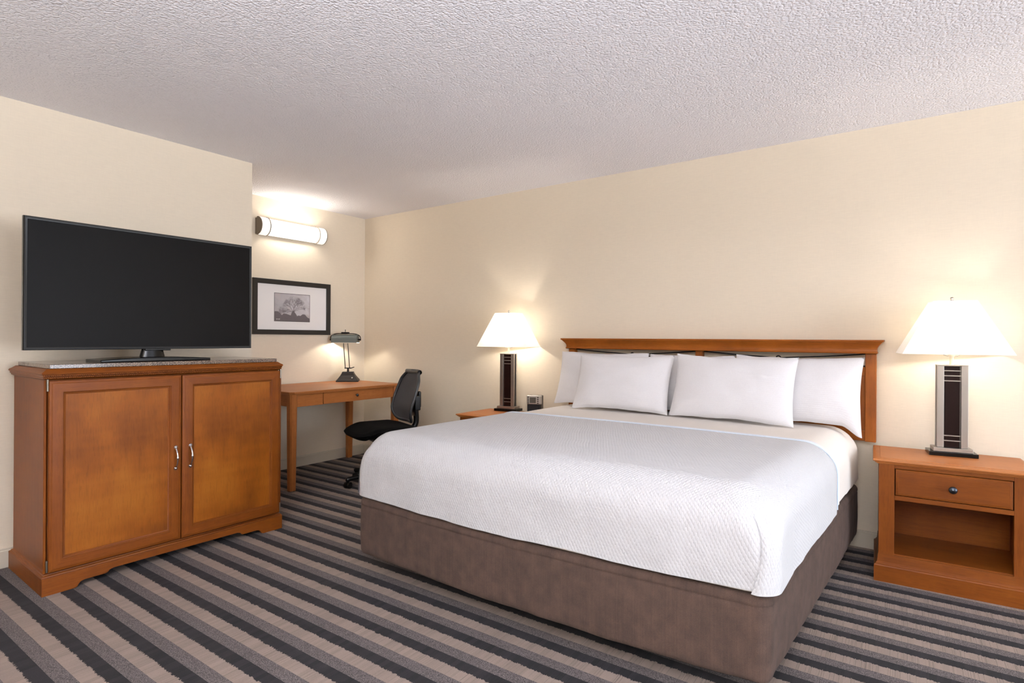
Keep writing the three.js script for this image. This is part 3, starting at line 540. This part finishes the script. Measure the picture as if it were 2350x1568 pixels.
// ---------------------------------------------------------------- headboard
{
  const h = thing('headboard', 'cherry wood headboard with crown moulding and black iron scrollwork', 'headboard', [3.4877, 0, 0]);
  const L = 2.0, hw = L / 2;
  // crown along the top: profile round three sides
  part('crown', rectLoft([[-0.004, 1.130], [0.004, 1.131], [0.007, 1.135], [0.004, 1.140], [0.002, 1.150], [0.004, 1.162], [0.010, 1.174], [0.020, 1.186], [0.026, 1.192], [0.028, 1.196], [0.034, 1.198], [0.036, 1.204], [0.035, 1.209]], hw + 0.0, 0.033, [true, true], 0.4).translate(0, 0, 0.0695), M.headWood, h);
  const y0 = 0.627, y1 = 1.132;
  for (const x of [-hw + 0.028, hw - 0.028]) { part('post', boxUV(rbox(0.054, y1 - y0, 0.042, 0.003, x, (y0 + y1) / 2, 0.0525), 'y'), M.headWood, h); }
  part('centre_post', boxUV(rbox(0.05, y1 - y0, 0.036, 0.003, 0, (y0 + y1) / 2, 0.0505), 'y'), M.headWood, h);
  const wide = hw - 0.055 - 0.025, cx = 0.025 + wide / 2;
  for (const s of [-1, 1]) {
    part('rail', boxUV(rbox(wide, 0.05, 0.034, 0.002, s * cx, 1.028, 0.0505), 'x'), M.headWood, h);
    part('rail', boxUV(rbox(wide, 0.06, 0.034, 0.002, s * cx, 0.66, 0.0505), 'x'), M.headWood, h);
    part('panel', boxUV(rbox(wide, 0.33, 0.014, 0.002, s * cx, 0.845, 0.05), 'y'), M.headWood, h);
    const a = wide / 2 - 0.001, yt = 1.127, yb = 1.057, ym = 1.094;
    part('iron_scroll', [new THREE.TorusGeometry(0.013, 0.004, 8, 20).translate(s * cx, ym, 0.05), ...[-1, 1].flatMap((k) => [
      tube([[s * cx + k * a, yt, 0.05], [s * cx + k * a * 0.55, mix(yt, ym, 0.52), 0.05], [s * cx + k * 0.05, ym + 0.004, 0.05], [s * cx + k * 0.014, ym + 0.001, 0.05]], 0.0038, 24, 8),
      tube([[s * cx + k * a, yb, 0.05], [s * cx + k * a * 0.55, mix(yb, ym, 0.52), 0.05], [s * cx + k * 0.05, ym - 0.004, 0.05], [s * cx + k * 0.014, ym - 0.001, 0.05]], 0.0038, 24, 8)])], M.iron, h);
  }
  part('wall_cleat', boxUV(rbox(1.7, 0.08, 0.04, 0.002, 0, 0.95, 0.0203), 'x'), M.woodInside, h);
}

// ---------------------------------------------------------------- bed
// plan quad of the bed: u 0..1 left to right, v 0..1 head to foot, set slightly askew as it stands
const HL = [2.432, 0.10], HR = [4.405, 0.10], FL = [2.345, 1.975], FR = [4.297, 1.945];
const plan = (u, v) => [
  mix(mix(HL[0], HR[0], u), mix(FL[0], FR[0], u), v),
  mix(mix(HL[1], HR[1], u), mix(FL[1], FR[1], u), v) + v * 0.045 * Math.sin(Math.PI * Math.min(1, Math.max(0, u)))];
const BW = 1.96, BL = 1.87;
// box rounded by radius r, local metres (x 0..BW, z 0..BL, y), grown outwards by o
function place(x, y, z) { const [X, Z] = plan(x / BW, z / BL); return [X, y, Z]; }
function rounded(p, lo, hi, r, rv = r) { // p on the sharp box, pulled onto the rounded one; upright edges are tighter (rv) than the top ones (r)
  const k = mix(rv, r, smooth(hi[1] - r * 1.5, hi[1] - 0.01, p[1])), R = [k, r, k];
  const q = p.map((c, i) => Math.min(hi[i] - R[i], Math.max(lo[i] + R[i], c))), d = p.map((c, i) => (c - q[i]) / R[i]), l = Math.hypot(...d);
  if (l < 1e-9) return { p, n: [0, 1, 0] };
  const m = d.map((c, i) => c / l / R[i]), ml = Math.hypot(...m);
  return { p: q.map((c, i) => c + d[i] / l * R[i]), n: m.map((c) => c / ml) };
}
const noise2 = (x, y, s) => fbm(x / 64, y / 64, 64, 64, s, 3) - 0.5;
{
  const skirtMap = tex(1024, 1024, (u, v, x, y) => { const rib = hash(x >> 1, 7, 301) - 0.5, n = hash(x, y, 302) - 0.5, str = fbm(u, v, 220, 40, 304, 2) - 0.5, b = fbm(u, v, 22, 22, 303, 4) - 0.5, k = 1 + rib * 0.08 + n * 0.3 + b * 0.3 + str * 0.06; return [75 * k, 58 * k, 50 * k]; }, 1 / 0.8, 1 / 0.8);
  const skirtBump = tex(1024, 1024, (u, v, x, y) => 0.5 + (hash(x >> 1, 7, 301) - 0.5) * 0.5 + (hash(x, y, 302) - 0.5) * 0.4, 1 / 0.8, 1 / 0.8, false);
  const bed = thing('bed_base', 'brown fabric-wrapped box spring under the white bedding', 'bed base', [0, 0, 0]);
  const outline = [], r = 0.045, N = 40;
  const side = (a, b, n) => { for (let i = 0; i < n; i++) outline.push([mix(a[0], b[0], i / n), mix(a[1], b[1], i / n)]); };
  const arc = (cx, cz, a0) => { for (let i = 0; i < 10; i++) { const a = a0 - i / 10 * Math.PI / 2; outline.push([cx + r * Math.cos(a), cz + r * Math.sin(a)]); } };
  // walk: left side towards the foot, foot, right side back, head
  side([0, r], [0, BL - r], 90); arc(r, BL - r, Math.PI); side([r, BL], [BW - r, BL], 110); arc(BW - r, BL - r, Math.PI / 2); side([BW, BL - r], [BW, r], 90); arc(BW - r, r, 0); side([BW - r, 0], [r, 0], 40); arc(r, r, -Math.PI / 2);
  const ys = [[0.104, -0.014], [0.11, -0.006], [0.125, -0.002], [0.15, 0], [0.18, 0.002], [0.21, 0.003], [0.24, 0.003], [0.27, 0.003], [0.30, 0.002], [0.33, 0.001], [0.349, 0.001], [0.3525, -0.003], [0.356, 0.001], [0.365, 0.0015], [0.375, -0.001], [0.383, -0.006], [0.388, -0.014], [0.39, -0.03]];
  const P = [], U = [], I = [], n = outline.length; let run = 0;
  for (let i = 0; i <= n; i++) {
    const a = outline[i % n], b = outline[(i + 1) % n], c = outline[(i + n - 1) % n], tx = b[0] - c[0], tz = b[1] - c[1], tl = Math.hypot(tx, tz), nx = -tz / tl, nz = tx / tl;
    for (const [y, o] of ys) {
      const wob = noise2(a[0] * 7 + 5, a[1] * 7 + y * 3, 311) * 0.012 * smooth(0.39, 0.15, y) + noise2(a[0] * 20, a[1] * 20 + y * 2, 315) * 0.004;
      const k = o + wob; P.push(...place(a[0] + nx * k, y + (y < 0.12 ? noise2(a[0] * 5, a[1] * 5, 317) * 0.012 : 0), a[1] + nz * k)); U.push(run, y);
    }
    run += Math.hypot(b[0] - a[0], b[1] - a[1]);
  }
  const m = ys.length; for (let i = 0; i < n; i++) for (let j = 0; j + 1 < m; j++) { const a = i * m + j, b = a + m; I.push(a, b, a + 1, b, b + 1, a + 1); }
  // caps
  for (const [j, f] of [[m - 1, 1], [0, -1]]) { const c = P.length / 3; P.push(...place(BW / 2, ys[j][0], BL / 2)); U.push(0, 0); for (let i = 0; i < n; i++) { const a = i * m + j, b = ((i + 1) % n) * m + j; I.push(...(f > 0 ? [c, a, b] : [c, b, a])); } }
  const g = new THREE.BufferGeometry(); g.setAttribute('position', new THREE.Float32BufferAttribute(P, 3)); g.setAttribute('uv', new THREE.Float32BufferAttribute(U, 2)); g.setIndex(I); g.computeVertexNormals();
  part('fabric_wrap', g, std({ map: skirtMap, bumpMap: skirtBump, bumpScale: 0.0008, roughness: 1, side: THREE.DoubleSide }), bed);
  for (const [u, v] of [[0.12, 0.1], [0.88, 0.1], [0.12, 0.85], [0.88, 0.85], [0.5, 0.5]]) { const [x, z] = plan(u, v); part('leg', [cyl(0.02, 0.02, 0.1, 14, x, 0.055, z), cyl(0.028, 0.028, 0.012, 14, x, 0.006, z)], M.black, bed); }
}
const TOPY = 0.712;
const crown = (x, z) => 0.010 * Math.sin(Math.PI * Math.min(1, Math.max(0, x / BW))) + 0.004 * noise2(x * 3, z * 3, 401);
const linen = (rgb, s, bs = 0.0005) => std({ map: tex(512, 512, (u, v) => { const k = 1 + (fbm(u, v, 128, 128, s, 2) - 0.5) * 0.035; return rgb.map((c) => c * k); }, 1 / 0.3, 1 / 0.3), bumpMap: tex(512, 512, (u, v) => { const st = 0.5 + 0.5 * Math.sin(v * Math.PI * 2 * 24); return 0.35 * st + 0.65 * fbm(u, v, 160, 160, s + 5, 2); }, 1 / 0.3, 1 / 0.3, false), bumpScale: bs, roughness: 0.95 });
M.sheet = linen([220, 212, 204], 411);
M.pillow = linen([222, 219, 220], 421, 0.0006);
// cloth shell over the rounded mattress box: columns across (drop, top, drop), rows from z0 to the foot and down
function shell({ z0, o, r, rv = r, hem, step, relief, top, foot = true, wave = 0 }) {
  const lo = [-o, -5, -9], hi = [BW + o, top + o, BL + o];
  const drop = hi[1] - hem, L = hi[2] - z0, W = hi[0] - lo[0];
  const key = new Map(), P = [], U = [], I = [];
  const vert = (sx, sy, sz, s, t) => {
    const { p, n } = rounded([sx, sy, sz], lo, hi, r, rv), h = relief ? relief(s, t) : 0;
    let q = p.map((c, i) => c + n[i] * h);
    if (n[1] > 0.5) q[1] += crown(q[0], q[2]) * (n[1] - 0.5) * 2;
    const side = 1 - Math.abs(n[1]);
    if (wave && side > 0.3) { const k = (noise2(s * 6, t * 6, 431) * 0.014) * wave * side; q = q.map((c, i) => c + n[i] * k); }
    const w = place(...q), id = w.map((c) => Math.round(c * 20000)).join();
    if (key.has(id)) return key.get(id);
    const i = P.length / 3; P.push(...w); U.push(s, t); key.set(id, i); return i;
  };
  const patch = (ns, nt, f) => { const G = []; for (let j = 0; j <= nt; j++) { const row = []; for (let i = 0; i <= ns; i++) row.push(vert(...f(i / ns, j / nt))); G.push(row); } for (let j = 0; j < nt; j++) for (let i = 0; i < ns; i++) { const a = G[j][i], b = G[j][i + 1], c = G[j + 1][i + 1], d = G[j + 1][i]; I.push(a, d, c, a, c, b); } };
  const n = (l) => Math.max(2, Math.round(l / step)), nt = n(L), nd = n(drop), nw = n(W);
  const hemY = (t) => hem + (wave ? 0.012 * noise2(t * 4, 3, 441) : 0);
  patch(nw, nt, (a, b) => [lo[0] + a * W, hi[1], z0 + b * L, a * W, b * L]);
  patch(nd, nt, (a, b) => { const hh = hemY(b * L); return [lo[0], hh + a * (hi[1] - hh), z0 + b * L, -(1 - a) * drop, b * L]; });
  patch(nd, nt, (a, b) => { const hh = hemY(b * L + 20); return [hi[0], hi[1] - a * (hi[1] - hh), z0 + b * L, W + a * drop, b * L]; });
  if (foot) patch(nw, nd, (a, b) => { const hh = hemY(a * W + 40); return [lo[0] + a * W, hi[1] - b * (hi[1] - hh), hi[2], a * W, L + b * drop]; });
  const g = new THREE.BufferGeometry(); g.setAttribute('position', new THREE.Float32BufferAttribute(P, 3)); g.setAttribute('uv', new THREE.Float32BufferAttribute(U, 2)); g.setIndex(I); g.computeVertexNormals();
  return g;
}
{
  const mt = thing('mattress', 'thick mattress in a white fitted sheet under the bedspread', 'mattress', [0, 0, 0]);
  const g = shell({ z0: 0.0, o: -0.018, r: 0.15, rv: 0.06, hem: 0.391, step: 0.02, top: TOPY + 0.002, foot: true });
  // close the head end and the underside with a slab
  const P = [place(0.02, 0.391, 0.004), place(BW - 0.02, 0.391, 0.004), place(BW - 0.02, 0.63, 0.004), place(0.02, 0.63, 0.004)];
  part('ticking', [g, quads([[P[1], P[0], P[3], P[2]]])], std({ color: 0xe6ded4, roughness: 0.95, side: THREE.DoubleSide }), mt);
}
{
  // top sheet, hanging further down at the sides near the pillows, folded back over the bedspread
  const sh = thing('top_sheet', 'cream white top sheet showing between the pillows and the textured bedspread', 'sheet', [0, 0, 0]);
  const g = shell({ z0: 0.05, o: 0.005, r: 0.15, rv: 0.06, hem: 0.43, step: 0.016, top: TOPY - 0.007, foot: false, wave: 0.8 });
  // keep only the part that shows, up to just under the bedspread
  const ix = g.index.array, uv = g.attributes.uv, keep = []; for (let i = 0; i < ix.length; i += 3) if ([0, 1, 2].every((k) => uv.getY(ix[i + k]) < 1.05)) keep.push(ix[i], ix[i + 1], ix[i + 2]);
  g.setIndex(keep); g.computeVertexNormals();
  M.sheet.side = THREE.DoubleSide;
  part('cloth', g, M.sheet, sh);
}
const HEM_Z = 0.78;
{
  // stitched cells, 14 by 25 mm in offset rows, gently wandering; drawn as relief
  const cells = tex(2048, 2048, (u, v) => {
    const S = u * 2.016 + (fbm(u, v, 14, 14, 451, 2) - 0.5) * 0.016, T = v * 2.0 + (fbm(u, v, 14, 14, 453, 2) - 0.5) * 0.02;
    const A = fbm(u, v, 60, 60, 457, 2), near = (p, d) => p - Math.round(p / d) * d;
    let h = 0;
    for (const [ox, oy] of [[0, 0], [0.007, 0.0125]]) { const dx = near(S - ox, 0.014) / 0.0076, dy = near(T - oy, 0.025) / 0.0165, q = 1 - dx * dx - dy * dy; if (q > 0) h = Math.max(h, Math.pow(q, 0.6)); }
    return h * (0.65 + 0.5 * A) + 0.08 * fbm(u, v, 512, 512, 459, 1);
  }, 1 / 2.016, 1 / 2.0, false);
  const b = thing('bedspread', 'white quilted bedspread draped over the foot of the bed', 'bedspread', [0, 0, 0]);
  M.spread = std({ color: 0xc5c4c5, roughness: 0.95, side: THREE.DoubleSide, bumpMap: cells, bumpScale: 0.0050 });
  const g = shell({ z0: HEM_Z, o: 0.014, r: 0.15, rv: 0.06, hem: 0.404, step: 0.010, top: TOPY - 0.004, wave: 1 });
  part('cloth', g, M.spread, b);
  // turned-over corner pleat at the foot on the right
  {
    const o = 0.014, lo2 = [-o, -5, -9], hi2 = [BW + o, TOPY - 0.004 + o, BL + o], na = 60, nb = 30, P = [], U = [], I = [];
    for (let j = 0; j <= nb; j++) { const b2 = j / nb, y = mix(0.655, 0.399, b2), back = 0.045 - 0.02 * Math.sin(Math.PI * b2) + 0.02 * b2;
      for (let i = 0; i <= na; i++) { const a = i / na, run = a * (back + 0.30), p = run < back ? [BW + o - back + run, y, BL + o] : [BW + o, y, BL + o - (run - back)];
        const q = rounded(p, lo2, hi2, 0.15, 0.06), lift = 0.009 * smooth(-0.02, 0.25, b2) * (1 - smooth(0.25, 1, a)) * Math.min(1, 0.35 + a * 14) + 0.0012 - 0.003 * smooth(0.8, 1, a);
        P.push(...place(...q.p.map((c, k) => c + q.n[k] * lift))); U.push(BW + run, 1.3 + y); } }
    for (let j = 0; j < nb; j++) for (let i = 0; i < na; i++) { const a = j * (na + 1) + i; I.push(a, a + na + 1, a + 1, a + 1, a + na + 1, a + na + 2); }
    const pg = new THREE.BufferGeometry(); pg.setAttribute('position', new THREE.Float32BufferAttribute(P, 3)); pg.setAttribute('uv', new THREE.Float32BufferAttribute(U, 2)); pg.setIndex(I); pg.computeVertexNormals();
    part('corner_pleat', pg, M.spread, b);
  }
  // smooth binding along the head edge
  {
    const lo2 = [-0.016, -5, -9], hi2 = [BW + 0.016, TOPY + 0.0105, 9], n = 160, P = [], U = [], I = [];
    for (let k = 0; k <= n; k++) { const s2 = -0.28 + (BW + 0.56) * k / n; for (const [dz, up] of [[-0.034, -0.002], [-0.03, 0.003], [-0.004, 0.003], [0, 0]]) { let p; if (s2 < 0) p = [lo2[0], hi2[1] + s2, 0]; else if (s2 > BW) p = [hi2[0], hi2[1] - (s2 - BW), 0]; else p = [lo2[0] + (hi2[0] - lo2[0]) * s2 / BW, hi2[1], 0]; const q = rounded(p, lo2, hi2, 0.15, 0.06), c = q.n[1] > 0.5 ? crown(q.p[0], HEM_Z + dz) * (q.n[1] - 0.5) * 2 : 0; P.push(...place(q.p[0] + q.n[0] * up, q.p[1] + c + q.n[1] * up, HEM_Z + dz)); U.push(s2, dz); } }
    for (let k = 0; k < n; k++) for (let j = 0; j < 3; j++) { const a = k * 4 + j; I.push(a, a + 1, a + 4, a + 1, a + 5, a + 4); }
    const bg = new THREE.BufferGeometry(); bg.setAttribute('position', new THREE.Float32BufferAttribute(P, 3)); bg.setAttribute('uv', new THREE.Float32BufferAttribute(U, 2)); bg.setIndex(I); bg.computeVertexNormals();
    part('hem_binding', bg, std({ color: 0xdfe2e8, roughness: 0.9, side: THREE.DoubleSide }), b);
  }
  // piped hem across the head end, pale blue stitching
  const pts = []; const lo = [-0.016, -5, -9], hi = [BW + 0.016, TOPY + 0.010, 9];
  for (let k = 0; k <= 120; k++) { const s = -0.30 + (BW + 0.6) * k / 120; let p; if (s < 0) p = [lo[0], hi[1] + s, HEM_Z]; else if (s > BW) p = [hi[0], hi[1] - (s - BW), HEM_Z]; else p = [lo[0] + (hi[0] - lo[0]) * s / BW, hi[1], HEM_Z]; const q = rounded(p, lo, hi, 0.15, 0.06); if (q.n[1] > 0.5) q.p[1] += crown(q.p[0], q.p[2]) * (q.n[1] - 0.5) * 2; pts.push(place(q.p[0], q.p[1], HEM_Z)); }
  part('hem_piping', tube(pts, 0.0032, 260, 6), std({ color: 0xc9d6e6, roughness: 0.9 }), b);
}

// ---------------------------------------------------------------- pillows
function pillowGeo(w, h, th, s, ear = 0) {
  const n = 44, m = 30, P = [], U = [], I = [];
  const pt = (u, v, f) => {
    // outline: sides pulled in between pointed corners
    const x = u * w / 2 * (1 - 0.045 * (1 - v * v) + 0.0), y = v * h / 2 * (1 - 0.075 * (1 - u * u));
    const e = (1 - Math.abs(u) ** 2.6) * (1 - Math.abs(v) ** 2.4), t = th / 2 * Math.pow(Math.max(0, e), 0.55);
    const edge = Math.min(1, e * 3), wr = edge * (noise2(u * 3 + s, v * 3, 501 + s) * 0.010 + noise2(u * 10 + s, v * 5, 505 + s) * 0.0025);
    return [x, y + noise2(u * 3, s, 511) * 0.012 - ear * smooth(0.7, 1, u) * smooth(0.35, 1, -v), f * (t + wr) + (1 - e) * 0.004 * noise2(u * 6, v * 6 + s, 515)];
  };
  for (const f of [1, -1]) { const o = P.length / 3; for (let j = 0; j <= m; j++) for (let i = 0; i <= n; i++) { const u = i / n * 2 - 1, v = j / m * 2 - 1; const su = Math.sign(u) * Math.abs(u) ** 0.85, sv = Math.sign(v) * Math.abs(v) ** 0.85; P.push(...pt(su, sv, f)); U.push(su * w / 2, sv * h / 2); } for (let j = 0; j < m; j++) for (let i = 0; i < n; i++) { const a = o + j * (n + 1) + i, b = a + 1, d = a + n + 1, e = d + 1; I.push(...(f > 0 ? [a, b, d, b, e, d] : [a, d, b, b, d, e])); } }
  const g = new THREE.BufferGeometry(); g.setAttribute('position', new THREE.Float32BufferAttribute(P, 3)); g.setAttribute('uv', new THREE.Float32BufferAttribute(U, 2)); g.setIndex(I); g.computeVertexNormals();
  return g;
}
// foot point of the lower edge, lean back in radians
function pillow(label, x, z, w, h, th, lean, roll, turn, s, ear = 0) {
  const o = thing('pillow', label, 'pillow', [x, TOPY + 0.012, z], turn, 'white pillows on the bed');
  const g = pillowGeo(w, h, th, s, ear).translate(0, h / 2, 0).rotateZ(roll).rotateX(-lean);
  part('pillowcase', g, M.pillow, o);
}
pillow('white pillow at the left end of the back row against the headboard', 2.815, 0.25, 0.70, 0.405, 0.12, 0.30, 0.0, 0, 1);
pillow('white pillow in the middle of the back row against the headboard', 3.455, 0.25, 0.565, 0.40, 0.12, 0.30, 0.0, 0, 2);
pillow('white pillow at the right end of the back row, corner hanging off the bed', 4.088, 0.262, 0.69, 0.405, 0.12, 0.30, -0.004, 0, 3, 0.05);
pillow('white pillow in front on the left half of the bed', 3.05, 0.405, 0.69, 0.40, 0.13, 0.36, 0.01, 0, 4);
pillow('white pillow in front on the right half of the bed', 3.765, 0.425, 0.71, 0.41, 0.13, 0.36, -0.01, 0, 5);

scene.traverse((o) => { if (o.isMesh) { o.castShadow = true; o.receiveShadow = true; } });
renderer.render(scene, camera);
